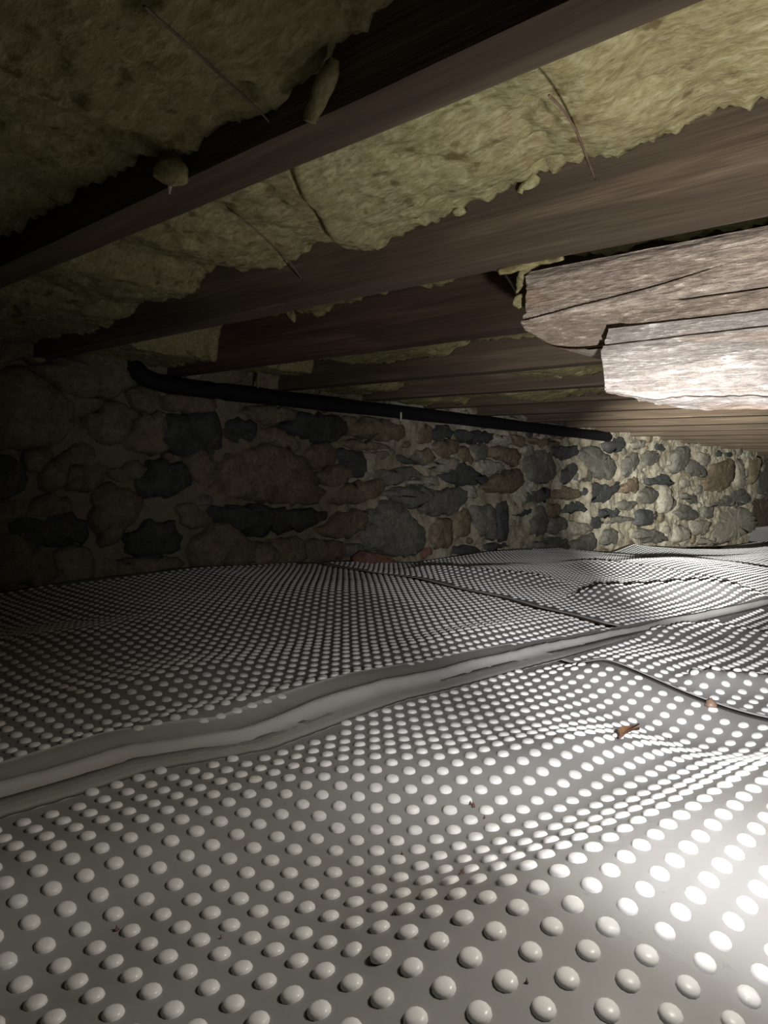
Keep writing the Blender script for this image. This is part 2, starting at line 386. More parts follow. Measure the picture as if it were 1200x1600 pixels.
# the smooth joint strip (undimpled flange) with its raised fold
def seam_strip():
    xs = np.concatenate([np.arange(-0.7, 1.6, 0.006), np.arange(1.6, 4.4, 0.015)])
    prof = [(-.050, .0030, 0), (-.046, .0050, 0), (-.036, .0056, .2), (-.022, .0060, .5), (-.012, .0072, .8), (-.006, .0115, 1), (-.003, .0165, 1), (.001, .0190, 1), (.006, .0175, 1), (.014, .0130, .9), (.024, .0105, .7), (.036, .0092, .3), (.052, .0086, .1), (.060, .0082, 0)]
    V = []
    for x in xs:
        amp = 1.0 + 0.5*float(vn2(np.array(x*4.0), np.array(3.3))) ; sh = 0.010*float(vn2(np.array(x*9.0), np.array(1.0)))
        for k, (d, h, w) in enumerate(prof):
            yy = float(seam_y(x)) + d + sh*w
            wid = 1.0 - 0.35*sstep(1.15, 1.5, x)
            yy = float(seam_y(x)) + d*float(wid) + sh*w
            wr = 0.0022*float(vn2(np.array(x*70.0+d*300), np.array(d*260)))
            # pressed-through dimple marks
            imp = 0.0010*max(0.0, math.cos(2*math.pi*x/PITCH)*math.cos(2*math.pi*yy/PITCH))
            V.append((x, yy, float(H(x, yy)) + h*(amp if w > .4 else 1) + wr*w + imp*(1-w) - 0.001))
    n = len(prof); V = np.array(V); V2 = V.copy(); V2[:, 2] -= .0016
    f = grid_faces(len(xs), n, 0); fb = grid_faces(len(xs), n, len(V), True)
    a = np.array([i*n for i in range(len(xs))]); s1 = np.stack([a[:-1], a[1:], a[1:]+len(V), a[:-1]+len(V)], 1)
    a = a + n-1; s2 = np.stack([a[1:], a[:-1], a[:-1]+len(V), a[1:]+len(V)], 1)
    mesh_from('joint_strip', np.vstack([V, V2]), np.vstack([f, fb, s1, s2]), M['flange'], True, None, 'long smooth grey plastic joint strip with a pale raised fold between the dimpled sheets', 'plastic strip')
seam_strip()

# ------------------------------------------------------------------ joists
JB = 0.60            # underside of the joists
JD = 0.19
JF = [.04, .425, .803, 1.185, 1.60, 1.985, 2.34, 2.72, 3.11, 3.50, 3.89, 4.28, 4.67, 5.06, 5.45, 5.84, 6.23, 6.62, 7.01, 7.40, 7.79, 8.18, 8.57, 8.96, 9.35]
JW = 0.048
ordinal = ['', 'nearest', 'second', 'third', 'fourth', 'fifth', 'sixth', 'seventh', 'eighth', 'ninth', 'tenth', 'eleventh', 'twelfth', 'thirteenth', 'fourteenth', 'fifteenth', 'sixteenth', 'seventeenth', 'eighteenth', 'nineteenth', 'twentieth', 'twenty-first', 'twenty-second', 'twenty-third', 'twenty-fourth']
def prism_y(name, sec, y0, y1, ny, mat, disp, label=None, cat=None, group=None, parent=None, endjit=0.0, kind=None):
    """closed bar: cross-section points (x,z) swept along y with a displacement function"""
    sec = np.array(sec); n = len(sec); ys = np.linspace(y0, y1, ny)
    cen = sec.mean(0); V = np.zeros((ny, n, 3))
    V[:, :, 0] = sec[None, :, 0]; V[:, :, 2] = sec[None, :, 1]; V[:, :, 1] = ys[:, None]
    if endjit:
        t = ((ys-y0)/(y1-y0))**8
        V[:, :, 1] += t[:, None]*endjit*fbm2(sec[None, :, 1]*np.ones((ny, 1)), sec[None, :, 0]*np.ones((ny, 1)), 60, 3)
    V = disp(V) if disp else V
    P = V.reshape(-1, 3)
    i, j = np.meshgrid(np.arange(ny-1), np.arange(n), indexing='ij')
    a = (i*n+j).ravel(); b = (i*n+(j+1) % n).ravel()
    f = np.stack([a, b, b+n, a+n], 1).tolist()
    f.append(list(range(n))[::-1]); f.append([(ny-1)*n+q for q in range(n)])
    return mesh_from(name, P, f, mat, False, parent, label, cat, group, kind)
def rect_sec(x0, x1, z0, z1, nx, nz):
    """counter-clockwise seen along +y"""
    s = [(x, z0) for x in np.linspace(x0, x1, nx, endpoint=False)] + [(x1, z) for z in np.linspace(z0, z1, nz, endpoint=False)]
    s += [(x, z1) for x in np.linspace(x1, x0, nx, endpoint=False)] + [(x0, z) for z in np.linspace(z1, z0, nz, endpoint=False)]
    return s
for k, xf in enumerate(JF):
    x0, x1 = xf-JW, xf
    nz = 6
    sd = k*13.7
    def disp(V, sd=sd):
        V = V.copy(); V[..., 2] += 0.0025*fbm2(V[..., 1]+sd, V[..., 0], 3, 3)*(V[..., 2] < JB+.01)
        V[..., 0] += 0.002*fbm2(V[..., 1]+sd, V[..., 2]*3, 4, 3); return V
    sec = rect_sec(x0, x1, JB, JB+JD, 3, nz)
    if k == 0: lab = 'brown wooden floor joist beside the camera, just outside the left of the view'
    elif k == 1: lab = 'dark wooden floor joist nearest the camera, crossing the top left'
    elif k == 2: lab = 'brown wooden floor joist, second from the camera, just above the old timbers'
    elif k == 3: lab = 'reddish floor joist, third from the camera, ending behind the upper old timber'
    elif k == 4: lab = 'brown floor joist, fourth from the camera, below the insulation flap left of the timbers'
    else: lab = 'brown wooden floor joist over the wall, %s from the camera' % ordinal[k]
    yend = 2.10 if xf < 6.7 else 2.30
    prism_y('floor_joist', sec, -0.9, yend, 60, M['joist_far'] if k == 3 else M['joist'], disp, lab, 'joist', 'floor joists overhead')
# boards of the floor above
mesh_from('ceiling', [(-1.2, -1, JB+JD), (10.4, -1, JB+JD), (10.4, 3.0, JB+JD), (-1.2, 3.0, JB+JD), (-1.2, -1, JB+JD+.03), (10.4, -1, JB+JD+.03), (10.4, 3.0, JB+JD+.03), (-1.2, 3.0, JB+JD+.03)],
          [[0, 3, 2, 1], [4, 5, 6, 7], [0, 1, 5, 4], [1, 2, 6, 5], [2, 3, 7, 6], [3, 0, 4, 7]], M['deck'], False, None, None, None, None, 'structure')

# ------------------------------------------------------------------ insulation batts
def edge_curve(pts, xp):
    W_ = sorted([tuple(on_x(px, py, xp)[1:]) for px, py in pts]); A = np.array(W_)
    return lambda y: np.interp(y, A[:, 0], A[:, 1])
PX = {
 0: [(640, -20), (620, 5), (580, 20), (577, 50), (530, 90), (500, 120), (450, 150), (420, 170), (360, 202), (300, 232), (270, 230), (245, 240), (215, 245), (200, 260), (165, 280), (100, 310), (50, 345), (0, 380)],
 1: [(1200, 150), (1167, 157), (1127, 167), (1080, 193), (1033, 220), (987, 233), (947, 241), (907, 245), (860, 263), (827, 283), (773, 307), (720, 330), (667, 353), (627, 373), (593, 390), (553, 387), (535, 378)],
 11: [(560, 372), (510, 382), (480, 402), (420, 425), (370, 420), (355, 407), (330, 420), (300, 460), (270, 467), (225, 475), (200, 498), (150, 512), (130, 518)],
 2: [(792, 426), (733, 432), (675, 446), (652, 446), (582, 461), (553, 475), (512, 490), (468, 490), (395, 499), (354, 502), (343, 525), (341, 560)],
 3: [(850, 520), (739, 531), (693, 557), (652, 560), (582, 569), (535, 557), (494, 560), (488, 583)],
 4: [(951, 574), (920, 585), (878, 588), (843, 587), (811, 582), (760, 583), (700, 585), (634, 598), (623, 612)],
 5: [(1000, 600), (951, 609), (920, 611), (885, 620), (853, 627), (822, 622), (780, 620), (740, 622), (725, 630)],
}
def batt(bay, label, edgef, y0, y1, dz=0.0, res=0.006, step=None, ysplit=None, side=None, drape=0.0):
    xa = JF[bay]+0.0005; xb = JF[bay+1]-JW-0.0008
    nx = max(10, int((xb-xa)/res)); ny = int((y1-y0)/res)
    u, yy = np.meshgrid(np.linspace(0, 1, nx), np.linspace(y0, y1, ny), indexing='ij')
    x = xa + u*(xb-xa); y = yy.copy()
    if ysplit is not None:                     # slanted end between the two batts of the first full bay
        yl = ysplit(u)
        if side == 'near': y = y0 + (yy-y0)/(y1-y0)*(yl-y0)
        else: y = yl + (yy-y0)/(y1-y0)*(y1-yl)
    ze = edgef(y) + dz
    rag = 0.013*fbm2(y, y*0+bay*3.1, 30, 5, 0.75)
    z_near = np.maximum(JB + 0.004, ze+0.006)
    zc = z_near*(1-u) + ze*u
    z = zc + 0.012*fbm2(x, y, 9, 3)*np.minimum(1, u*8) + 0.005*fbm2(x*1.0, y*0.5, 75, 3, .6) - 0.008*np.sin(np.pi*u)
    z = z + rag*np.exp(-((1-u)/0.05)**2)
    # small pits and torn tufts
    pit = fbm2(x+3.3, y*.6+1.7, 34, 2); z = z + 0.010*np.clip(pit-0.28, 0, 1)*4
    if ysplit is not None:
        dend = np.abs(y-ysplit(u))
        z = z + (0.020*np.exp(-(dend/0.010)**2) if side == 'near' else 0)
    z = np.clip(z, 0, JB+JD-0.004)
    V = np.stack([x, y, z], -1).reshape(-1, 3); T = V.copy(); T[:, 2] = JB+JD-0.002
    n0 = len(V); f1 = grid_faces(nx, ny, 0, True); f2 = grid_faces(nx, ny, n0)
    loop = list(range(0, ny)) + [i*ny+ny-1 for i in range(1, nx)] + [(nx-1)*ny+j for j in range(ny-2, -1, -1)] + [i*ny for i in range(nx-2, 0, -1)]
    a = np.array(loop); b = np.roll(a, -1); sd_ = np.stack([a, b, b+n0, a+n0], 1)[:, ::-1]
    return mesh_from('insulation_batt', np.vstack([V, T]), np.vstack([f1, f2, sd_]), M['insul'], True, None, label, 'insulation', 'mineral wool batts between the joists')
EC = {k: edge_curve(v, JF[(1 if k == 11 else k)+1]-JW) for k, v in PX.items()}
batt(0, 'yellow mineral wool batt at the top left, before the nearest joist', EC[0], -0.3, 1.985, res=0.0055)
pa = on_z(425, 288, JB+0.01); pb = on_x(532, 377, JF[2]-JW)
ys = lambda u: pa[1] + (pb[1]-pa[1])*np.clip(u, 0, 1) + 0.01*vn2(u*9, u*0)
batt(1, 'bright yellow mineral wool batt sagging between the two nearest joists, top right', EC[1], -0.2, 1.0, ysplit=ys, side='near', res=0.0055)
batt(1, 'dim mineral wool batt beyond the sagging one, with ragged edge on the second joist', EC[11], 0.5, 1.985, ysplit=ys, side='far', res=0.0055)
batt(2, 'strip of mineral wool batt above the reddish third joist', EC[2], 0.0, 1.985)
batt(3, 'scalloped mineral wool batt hanging over the fourth joist', EC[3], 0.2, 1.985, res=0.008)
batt(4, 'thin crescent of mineral wool over the fifth joist, left of the pale timber end', EC[4], 0.5, 1.985, res=0.008)
batt(5, 'thin crescent of mineral wool over the sixth joist, left of the pale timber bottom', EC[5], 0.5, 1.985, res=0.008)
for b_ in range(6, 24):
    batt(b_, 'mineral wool batt hidden high in the bay behind the %s joist' % ordinal[b_], lambda y: np.full(np.shape(y), JB+0.05), -0.2, 1.985 if JF[b_+1] < 6.7 else 2.24, res=0.03)

# ------------------------------------------------------------------ old timbers under the joists
TX = 0.825
zA0, zA1 = CAMH+0.181, CAMH+0.269
def crack(y, z, zc, w, depth):
    return depth*np.exp(-((z-zc)/w)**2)
def timber_disp_A(V):
    V = V.copy(); x, y, z = V[..., 0], V[..., 1], V[..., 2]
    nearf = (x < TX+0.004)
    # torn lower lip at the left end
    tb = sstep(0.405, 0.43, y)*(1-sstep(0.46, 0.56, y)*0.85)
    low = np.exp(-((z-zA0)/0.02)**2)*(z < zA0+0.06)
    V[..., 2] = z - 0.020*tb*low + 0.018*sstep(.50, .56, y)*low
    ch = sstep(0.40, 0.42, y)*np.clip(1-(z-zA0)/0.018, 0, 1)
    dx = 0.0016*fbm2(y*0.22, z, 150, 4, .6) + 0.006*fbm2(y*0.3, z, 20, 3)
    zc = CAMH + np.interp(y, [0.2, 0.30, 0.36, 0.47, 0.54], [.245, .235, .226, .2145, .207])
    dx = dx + crack(y, z, zc, 0.0011, 0.012)*sstep(0.28, 0.36, y)
    zc2 = CAMH + np.interp(y, [0.1, .25, .34, .36], [.206, .205, .205, .208])
    dx = dx + crack(y, z, zc2, 0.0011, 0.012)*(1-sstep(.33, .36, y))
    dx = dx + 0.012*ch + 0.006*np.exp(-((z-zA1)/0.006)**2)
    V[..., 0] = x + np.where(nearf, dx, 0); return V
secA = [(TX+.0, z) for z in np.linspace(zA1, zA0, 92)] + [(x, zA0) for x in np.linspace(TX+.004, TX+.15, 8)] + [(TX+.15, z) for z in np.linspace(zA0+.01, zA1, 5)] + [(x, zA1) for x in np.linspace(TX+.14, TX+.01, 5)]
secA = secA[::-1]
prism_y('old_timber', [(a, b) for a, b in secA], -0.7, 0.545, 260, M['timber'], timber_disp_A, 'upper weathered timber with two long cracks, close under the second joist', 'timber', None, None, 0.02)
TB = 0.815; zB0, zB1 = CAMH+0.094, CAMH+0.179
def timber_disp_B(V):
    V = V.copy(); x, y, z = V[..., 0], V[..., 1], V[..., 2]
    nearf = x < TB+0.004
    dx = 0.0018*fbm2(y*0.22, z, 150, 4, .6) + 0.005*fbm2(y*0.3+4, z, 22, 3)
    zc = CAMH + np.interp(y, [0.1, 0.42], [.166, .1605])
    dx = dx + crack(y, z, zc, 0.0009, 0.006) + 0.003*sstep(zc-.002, zc+.002, z)
    dx = dx + 0.010*np.clip(1-(z-zB0)/0.012, 0, 1)
    V[..., 0] = x + np.where(nearf, dx, 0)
    low = z < zB0+.012
    V[..., 2] = z + np.where(low, 0.010*fbm2(y, x*3, 30, 3)*0.6 + 0.010*sstep(.36, .42, y) - 0.006*(1-sstep(.1, .4, y)), 0)
    return V
secB = [(TB, z) for z in np.linspace(zB1, zB0, 84)] + [(x, zB0) for x in np.linspace(TB+.004, TB+.15, 14)] + [(TB+.15, z) for z in np.linspace(zB0+.01, zB1, 5)] + [(x, zB1) for x in np.linspace(TB+.14, TB+.01, 5)]
secB = secB[::-1]
prism_y('old_timber', secB, -0.7, 0.421, 240, M['timber_pale'], timber_disp_B, 'lower pale timber, torn along its bottom, brightest thing under the cracked timber', 'timber', None, None, 0.012)

# ------------------------------------------------------------------ stone wall
D = 2.013
def wall_mesh(name, x0, x1, y, z0, z1, res):
    nx = int((x1-x0)/res); nz = int((z1-z0)/res)
    x, z = np.meshgrid(np.linspace(x0, x1, nx), np.linspace(z0, z1, nz), indexing='ij')
    yy = y - 0.036*fbm2(x, z, 8, 5, .62) - 0.008*fbm2(x*.6+5, z, 36, 3)
    V = np.stack([x, yy, z], -1).reshape(-1, 3); B = V.copy(); B[:, 1] = y+0.35; n0 = len(V)
    loop = list(range(0, nz)) + [i*nz+nz-1 for i in range(1, nx)] + [(nx-1)*nz+j for j in range(nz-2, -1, -1)] + [i*nz for i in range(nx-2, 0, -1)]
    a = np.array(loop); b = np.roll(a, -1)
    f = np.vstack([grid_faces(nx, nz), grid_faces(nx, nz, n0, True), np.stack([a, b, b+n0, a+n0], 1)[:, ::-1]])
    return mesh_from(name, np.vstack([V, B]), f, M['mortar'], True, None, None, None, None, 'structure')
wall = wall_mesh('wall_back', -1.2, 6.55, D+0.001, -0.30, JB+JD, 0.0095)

def cA(l): return [(x/3, 500+y/3) for x, y in l]
def cB(l): return [(350+x/3.4286, 540+y/3.4286) for x, y in l]
def cC(l): return [(650+x/3.4286, 580+y/3.4286) for x, y in l]
def cD(l): return [(900+x/4, 600+y/4) for x, y in l]
ST = []
def add(kind, conv, *polys):
    for p in polys: ST.append((kind, conv(p)))
add('t', cA,
 [(20,110),(110,60),(230,70),(340,80),(400,115),(370,150),(200,165),(190,200),(110,175),(60,190),(0,200)],
 [(165,230),(230,180),(370,155),(500,120),(590,150),(625,230),(620,290),(540,350),(400,370),(290,330),(200,270)],
 [(-80,250),(130,235),(230,310),(330,400),(330,500),(250,570),(120,600),(-80,590)],
 [(240,330),(330,355),(480,375),(470,410),(400,440),(345,460),(320,390)],
 [(400,450),(480,400),(530,380),(590,410),(640,440),(600,530),(550,580),(450,580),(390,540)],
 [(600,350),(640,310),(740,340),(760,400),(700,440),(620,400)],
 [(650,440),(760,430),(770,500),(750,560),(780,600),(740,630),(600,600),(570,590)],
 [(760,350),(900,340),(1000,370),(1010,420),(920,440),(800,430)],
 [(110,620),(230,600),(250,640),(180,720),(120,700)],
 [(180,720),(260,650),(360,570),(430,590),(440,660),(300,680),(290,790),(200,790)],
 [(500,700),(640,660),(690,690),(660,740),(560,760),(510,740)],
 [(860,650),(940,610),(1010,650),(1010,750),(950,800),(900,740)],
 [(-60,845),(110,840),(120,900),(60,940),(-60,950)],
 [(120,880),(220,810),(330,840),(330,900),(210,920),(110,930)],
 [(820,870),(900,860),(990,930),(980,960),(850,970)],
 [(880,1040),(1000,960),(1080,960),(1160,1040),(1200,1060),(1180,1140),(1000,1160),(890,1140)],
 [(-40,1020),(90,1010),(200,1090),(260,1180),(230,1240),(-40,1250)],
 [(250,1110),(340,1060),(420,1080),(450,1180),(400,1250),(270,1240)],
 [(460,1150),(600,1110),(820,1110),(850,1150),(700,1190),(480,1230)])
add('b', cA,
 [(790,450),(1000,430),(1040,520),(1030,610),(880,635),(790,600),(760,540)],
 [(1050,490),(1100,460),(1200,480),(1190,560),(1110,590),(1050,560)],
 [(-50,640),(60,650),(110,700),(110,800),(-50,840)],
 [(630,750),(720,660),(850,670),(890,740),(850,800),(690,840),(640,800)],
 [(50,960),(100,930),(210,925),(330,905),(400,960),(390,1040),(250,1060),(110,1060),(60,1000)],
 [(590,1010),(700,940),(800,940),(840,1010),(840,1080),(700,1105),(600,1090)])
add('o', cA, [(310,690),(450,670),(500,700),(480,760),(400,810),(310,800)], [(430,800),(500,765),(600,800),(670,860),(600,960),(530,1040),(480,1060),(430,940)])
add('t', cB,
 [(0,130),(20,100),(120,130),(100,190),(0,210)], [(200,140),(370,160),(490,190),(490,260),(440,280),(200,220)],
 [(500,190),(700,220),(850,280),(850,330),(700,320),(510,270)], [(60,350),(200,320),(380,345),(370,390),(240,430),(170,400)],
 [(640,380),(700,380),(700,430),(660,450)], [(180,440),(300,450),(380,500),(390,570),(300,540),(200,520)],
 [(740,565),(870,565),(880,590),(800,610)], [(640,510),(850,525),(880,555),(740,560),(640,540)],
 [(0,1050),(130,1060),(140,1140),(0,1190)], [(140,1090),(250,1040),(400,1020),(430,1150),(300,1180),(160,1170)],
 [(440,1045),(560,1040),(630,1060),(630,1140),(500,1170),(445,1130)])
add('l', cB, [(870,270),(1040,290),(1190,340),(1190,370),(900,340)], [(970,740),(1060,700),(1130,700),(1150,750),(1060,760)])
add('b', cB,
 [(310,430),(390,360),(600,375),(650,420),(630,490),(540,520),(400,490)], [(1110,460),(1200,420),(1200,480),(1120,510)],
 [(590,560),(700,560),(750,600),(760,690),(700,715),(610,620)], [(940,580),(1000,610),(1040,640),(960,630),(925,600)],
 [(-70,860),(200,860),(380,880),(520,890),(530,930),(430,980),(330,990),(150,1020),(50,970),(-60,930)])
add('o', cB,
 [(710,400),(850,395),(960,430),(930,510),(850,518),(700,480),(665,460)], [(1040,440),(1105,430),(1100,520),(1040,530),(1020,490)],
 [(-35,620),(100,560),(220,540),(330,560),(420,600),(470,700),(530,780),(490,845),(300,840),(-30,820)],
 [(430,560),(490,520),(585,550),(590,620),(560,640),(480,670),(440,600)], [(480,690),(560,645),(620,635),(690,700),(640,740),(530,740)],
 [(570,820),(620,760),(700,730),(830,710),(850,760),(800,810),(700,850),(580,850)],
 [(500,980),(600,900),(700,880),(760,900),(740,980),(680,1010),(640,1030),(520,1010)], [(1080,960),(1150,920),(1200,930),(1200,1080),(1100,1060)])
add('g', cB,
 [(780,680),(940,650),(1000,650),(1060,690),(950,730),(850,745)], [(1010,600),(1060,565),(1120,600),(1100,640),(1045,640)],
 [(750,1000),(800,950),(830,860),(920,840),(980,900),(1060,980),(1070,1060),(1020,1110),(900,1120),(770,1080)],
 [(645,1075),(740,1060),(740,1120),(660,1130)])
add('r', cB, [(1050,1090),(1100,1070),(1110,1120),(1060,1140)])
add('g', cC, [(-170,660),(-100,625),(0,615),(120,650),(180,625),(265,640),(265,685),(180,770),(60,770),(-100,700)])
add('o', cC, [(20,300),(75,300),(75,370),(25,390)], [(0,430),(60,410),(100,470),(40,500),(0,480)], [(80,400),(170,360),(215,370),(210,440),(120,460)],
 [(220,420),(260,400),(300,470),(290,500),(235,465)], [(390,405),(530,415),(550,450),(530,510),(440,475),(385,460)], [(505,340),(570,350),(570,405),(530,400)],
 [(590,360),(760,372),(760,410),(620,395)], [(400,560),(530,520),(570,600),(510,650),(400,650),(340,620)], [(1090,620),(1130,580),(1180,570),(1180,650),(1100,650)],
 [(720,650),(780,615),(870,640),(870,678),(720,685)], [(195,780),(260,730),(280,800),(270,880),(190,880)], [(50,830),(130,790),(180,820),(180,920),(130,950),(60,920)],
 [(700,710),(760,710),(760,770),(710,780)])
add('b', cC, [(80,350),(180,312),(200,335),(110,372)], [(210,318),(410,330),(400,370),(300,388),(230,365)],
 [(120,560),(220,510),(240,490),(320,540),(380,590),(300,610),(180,600)], [(720,410),(850,400),(870,435),(800,475),(740,460)],
 [(770,560),(840,480),(860,530),(800,600),(770,600)], [(1010,380),(1100,350),(1120,400),(1060,440),(1020,430)],
 [(880,640),(940,600),(1040,620),(1070,590),(1075,620),(1010,700),(900,700)], [(645,640),(710,625),(715,680),(645,705)],
 [(780,760),(820,700),(880,700),(910,750)], [(500,770),(560,740),(620,735),(630,760),(560,780)], [(422,715),(490,690),(480,900),(427,905)],
 [(190,940),(290,930),(370,970),(370,1000),(200,980)], [(370,930),(470,920),(500,940),(380,960)],
 [(960,750),(1020,735),(1090,745),(1060,780),(970,785)], [(910,790),(940,775),(1000,810),(960,845),(915,825)])
add('l', cC, [(30,510),(130,465),(220,472),(200,530),(140,545)], [(410,350),(480,340),(515,390),(440,400)], [(565,400),(610,395),(620,440),(590,460),(562,440)],
 [(350,490),(435,482),(465,520),(400,555),(350,530)], [(275,612),(310,610),(320,680),(272,680)], [(800,800),(890,810),(930,850),(840,890)],
 [(470,240),(560,230),(650,270),(620,300),(500,290)])
add('g', cC, [(285,400),(370,390),(378,460),(315,490)], [(590,460),(650,420),(710,440),(740,540),(700,590),(600,600),(572,520)],
 [(870,430),(950,400),(1060,490),(1040,570),(960,570),(870,490)], [(850,540),(930,530),(930,590),(840,590)], [(1080,560),(1110,480),(1180,430),(1190,490),(1110,570)],
 [(560,650),(635,642),(635,700),(570,710)], [(290,730),(410,712),(416,900),(320,880)], [(610,780),(660,720),(700,790),(690,870),(600,870)],
 [(710,790),(790,780),(800,840),(720,870)], [(610,920),(740,885),(800,900),(820,960),(720,965),(620,945)], [(830,910),(940,860),(960,930),(920,980),(830,970)],
 [(1010,805),(1070,775),(1150,780),(1150,805),(1020,815)], [(1000,850),(1070,850),(1070,920),(990,930)], [(1080,700),(1180,700),(1140,750),(1090,740)],
 [(680,265),(790,265),(850,300),(720,310)])
add('g', cD, [(400,470),(440,420),(480,415),(520,460),(460,510),(400,510)], [(600,420),(650,390),(700,400),(700,470),(650,550),(590,540)],
 [(680,500),(720,470),(800,540),(790,585),(690,560)], [(370,690),(460,640),(520,690),(480,740),(410,740)], [(580,700),(620,730),(590,790),(575,780)],
 [(650,690),(740,690),(760,745),(700,740)], [(600,800),(660,750),(760,800),(750,840),(640,850)], [(360,920),(430,900),(560,950),(570,980),(460,990),(350,960)],
 [(820,760),(960,680),(1020,650),(1075,700),(1060,750),(900,765)], [(790,775),(845,760),(840,835),(780,840)])
add('l', cD, [(330,370),(420,350),(410,400),(350,400)], [(740,470),(760,430),(820,440),(830,480),(775,540)], [(980,500),(1030,480),(1040,640),(990,650)],
 [(530,650),(575,640),(585,740),(560,800),(510,790)], [(640,600),(690,575),(700,640),(650,650)], [(600,870),(690,900),(695,970),(600,990)],
 [(705,860),(815,850),(800,930),(720,940)], [(830,870),(900,800),(1030,770),(1100,840),(1090,900),(1030,940),(900,1000),(850,930)], [(740,950),(860,990),(880,1005),(760,1003)])
add('b', cD, [(480,380),(520,370),(550,415),(490,415)], [(870,440),(890,415),(910,430),(900,455)], [(920,430),(970,425),(975,450),(930,450)],
 [(440,590),(550,565),(610,630),(520,630),(440,625)], [(385,780),(500,800),(510,830),(440,890),(360,880)])
add('o', cD, [(840,550),(850,510),(960,470),(970,500),(960,600),(900,670),(800,660),(800,600)], [(1070,470),(1140,460),(1110,600),(1080,620)])

def inside(P, x, z):
    c = False; n = len(P)
    for i in range(n):
        x1, z1 = P[i]; x2, z2 = P[i-1]
        if (z1 > z) != (z2 > z) and x < (x2-x1)*(z-z1)/(z2-z1)+x1: c = not c
    return c
def pdist(P, x, z):
    best = 9
    for i in range(len(P)):
        a = np.array(P[i-1]); b = np.array(P[i]); d = b-a; t = max(0, min(1, ((x-a[0])*d[0]+(z-a[1])*d[1])/(d @ d+1e-12)))
        best = min(best, math.hypot(x-a[0]-t*d[0], z-a[1]-t*d[1]))
    return best
def stone(poly, kind, parent, ybase, prot=None):
    P = np.array(poly); 
    area = 0.5*sum(P[i-1][0]*P[i][1]-P[i][0]*P[i-1][1] for i in range(len(P)))
    if area < 0: P = P[::-1]
    # round the corners a little, then roughen
    Q = []
    for i in range(len(P)):
        a, b, c = P[i-1], P[i], P[(i+1) % len(P)]
        Q.append(b + 0.14*(a-b)); Q.append(b + 0.14*(c-b))
        L_ = np.linalg.norm(c-b); m_ = int(L_/0.035)
        for q_ in range(m_):
            t_ = .14 + .72*(q_+1)/(m_+1); Q.append(b+t_*(c-b) + (rng.random(2)-.5)*min(.018, L_*.22))
    Q = np.array(Q); cen = Q.mean(0); n = len(Q)
    sz = math.sqrt(abs(area)); hgt = prot if prot is not None else .007 + {'b': .12, 'g': .16}.get(kind, .19)*min(sz, .16)
    Q = cen + (Q-cen)*1.09 + (rng.random(Q.shape)-0.5)*min(0.012, sz*0.09)
    tilt = (rng.random(2)-0.5)*0.16
    V = []
    for sc, hh in ((1.04, -0.9), (0.98, 0.30), (0.86, 0.80), (0.52, 1.0)):
        for q in Q:
            p = cen + (q-cen)*sc; d = p-cen
            h = hgt*hh + (d @ tilt)*(1 if hh > .5 else .4) + (0.28*hgt*(rng.random()-.5) if hh > 0 else 0)
            V.append((p[0], ybase-h if hh > 0 else ybase+0.02, p[1]))
    V.append((cen[0], ybase-hgt*1.02, cen[1]))
    Fc = [[r*n+i, r*n+(i+1) % n, (r+1)*n+(i+1) % n, (r+1)*n+i] for r in range(3) for i in range(n)]
    Fc += [[3*n+i, 3*n+(i+1) % n, 4*n] for i in range(n)]
    o = mesh_from('stone', V, Fc, SM[kind], True, parent)
    return o
polys = []
for kind, pp in ST:
    w = [(on_y(a, b, D)[0], on_y(a, b, D)[2]) for a, b in pp]
    polys.append(w); 
    c = np.mean(np.array(w), 0)
    stone(w, kind, wall, D, .055 if len(polys) == 2 else None)
# smaller filler stones in the gaps the tracing left
circ = []
bb = [(min(p[0] for p in w), max(p[0] for p in w), min(p[1] for p in w), max(p[1] for p in w)) for w in polys]
tries = 0; cnt = 0
while cnt < 300-len(polys) and tries < 16000:
    tries += 1
    x = random.uniform(0.6, 6.4) if tries % 4 else random.uniform(-1.1, 3.2); z = random.uniform(-0.02 if x < 3 else -0.14, .75)
    r = random.uniform(0.016, 0.035+.006*x) if 0.6 < x < 6.4 else random.uniform(.05, .12)
    if any(b[0]-r < x < b[1]+r and b[2]-r < z < b[3]+r and (inside(w, x, z) or pdist(w, x, z) < r*0.80) for b, w in zip(bb, polys)): continue
    if any(math.hypot((x-a), z-c) < (r+q)*0.98 for a, c, q in circ): continue
    circ.append((x, z, r)); cnt += 1
    m = random.randint(6, 8); asp = random.uniform(1.0, 1.35); ph = random.random()*6
    poly = [(x + r*asp*random.uniform(.75, 1.0)*math.cos(ph+2*math.pi*i/m), z + r*.85*random.uniform(.75, 1.05)*math.sin(ph+2*math.pi*i/m)) for i in range(m)]
    stone(poly, random.choice('ttoogllgb' if x < 4.5 else 'gllotgl'), wall, D)
print('stones', len(polys), cnt)

# recessed wall beyond the pier at the far right
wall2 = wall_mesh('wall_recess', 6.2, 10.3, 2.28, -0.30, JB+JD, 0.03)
for poly, kd in (([(1186, 715), (1212, 712), (1212, 768), (1185, 768)], 'g'), ([(1160, 785), (1190, 781), (1212, 783), (1212, 822), (1165, 820)], 't'), ([(1183, 771), (1210, 771), (1210, 779), (1184, 780)], 'l')):
    stone([(on_y(a, b, 2.27)[0], on_y(a, b, 2.27)[2]) for a, b in poly], kd, wall2, 2.27, 0.015)

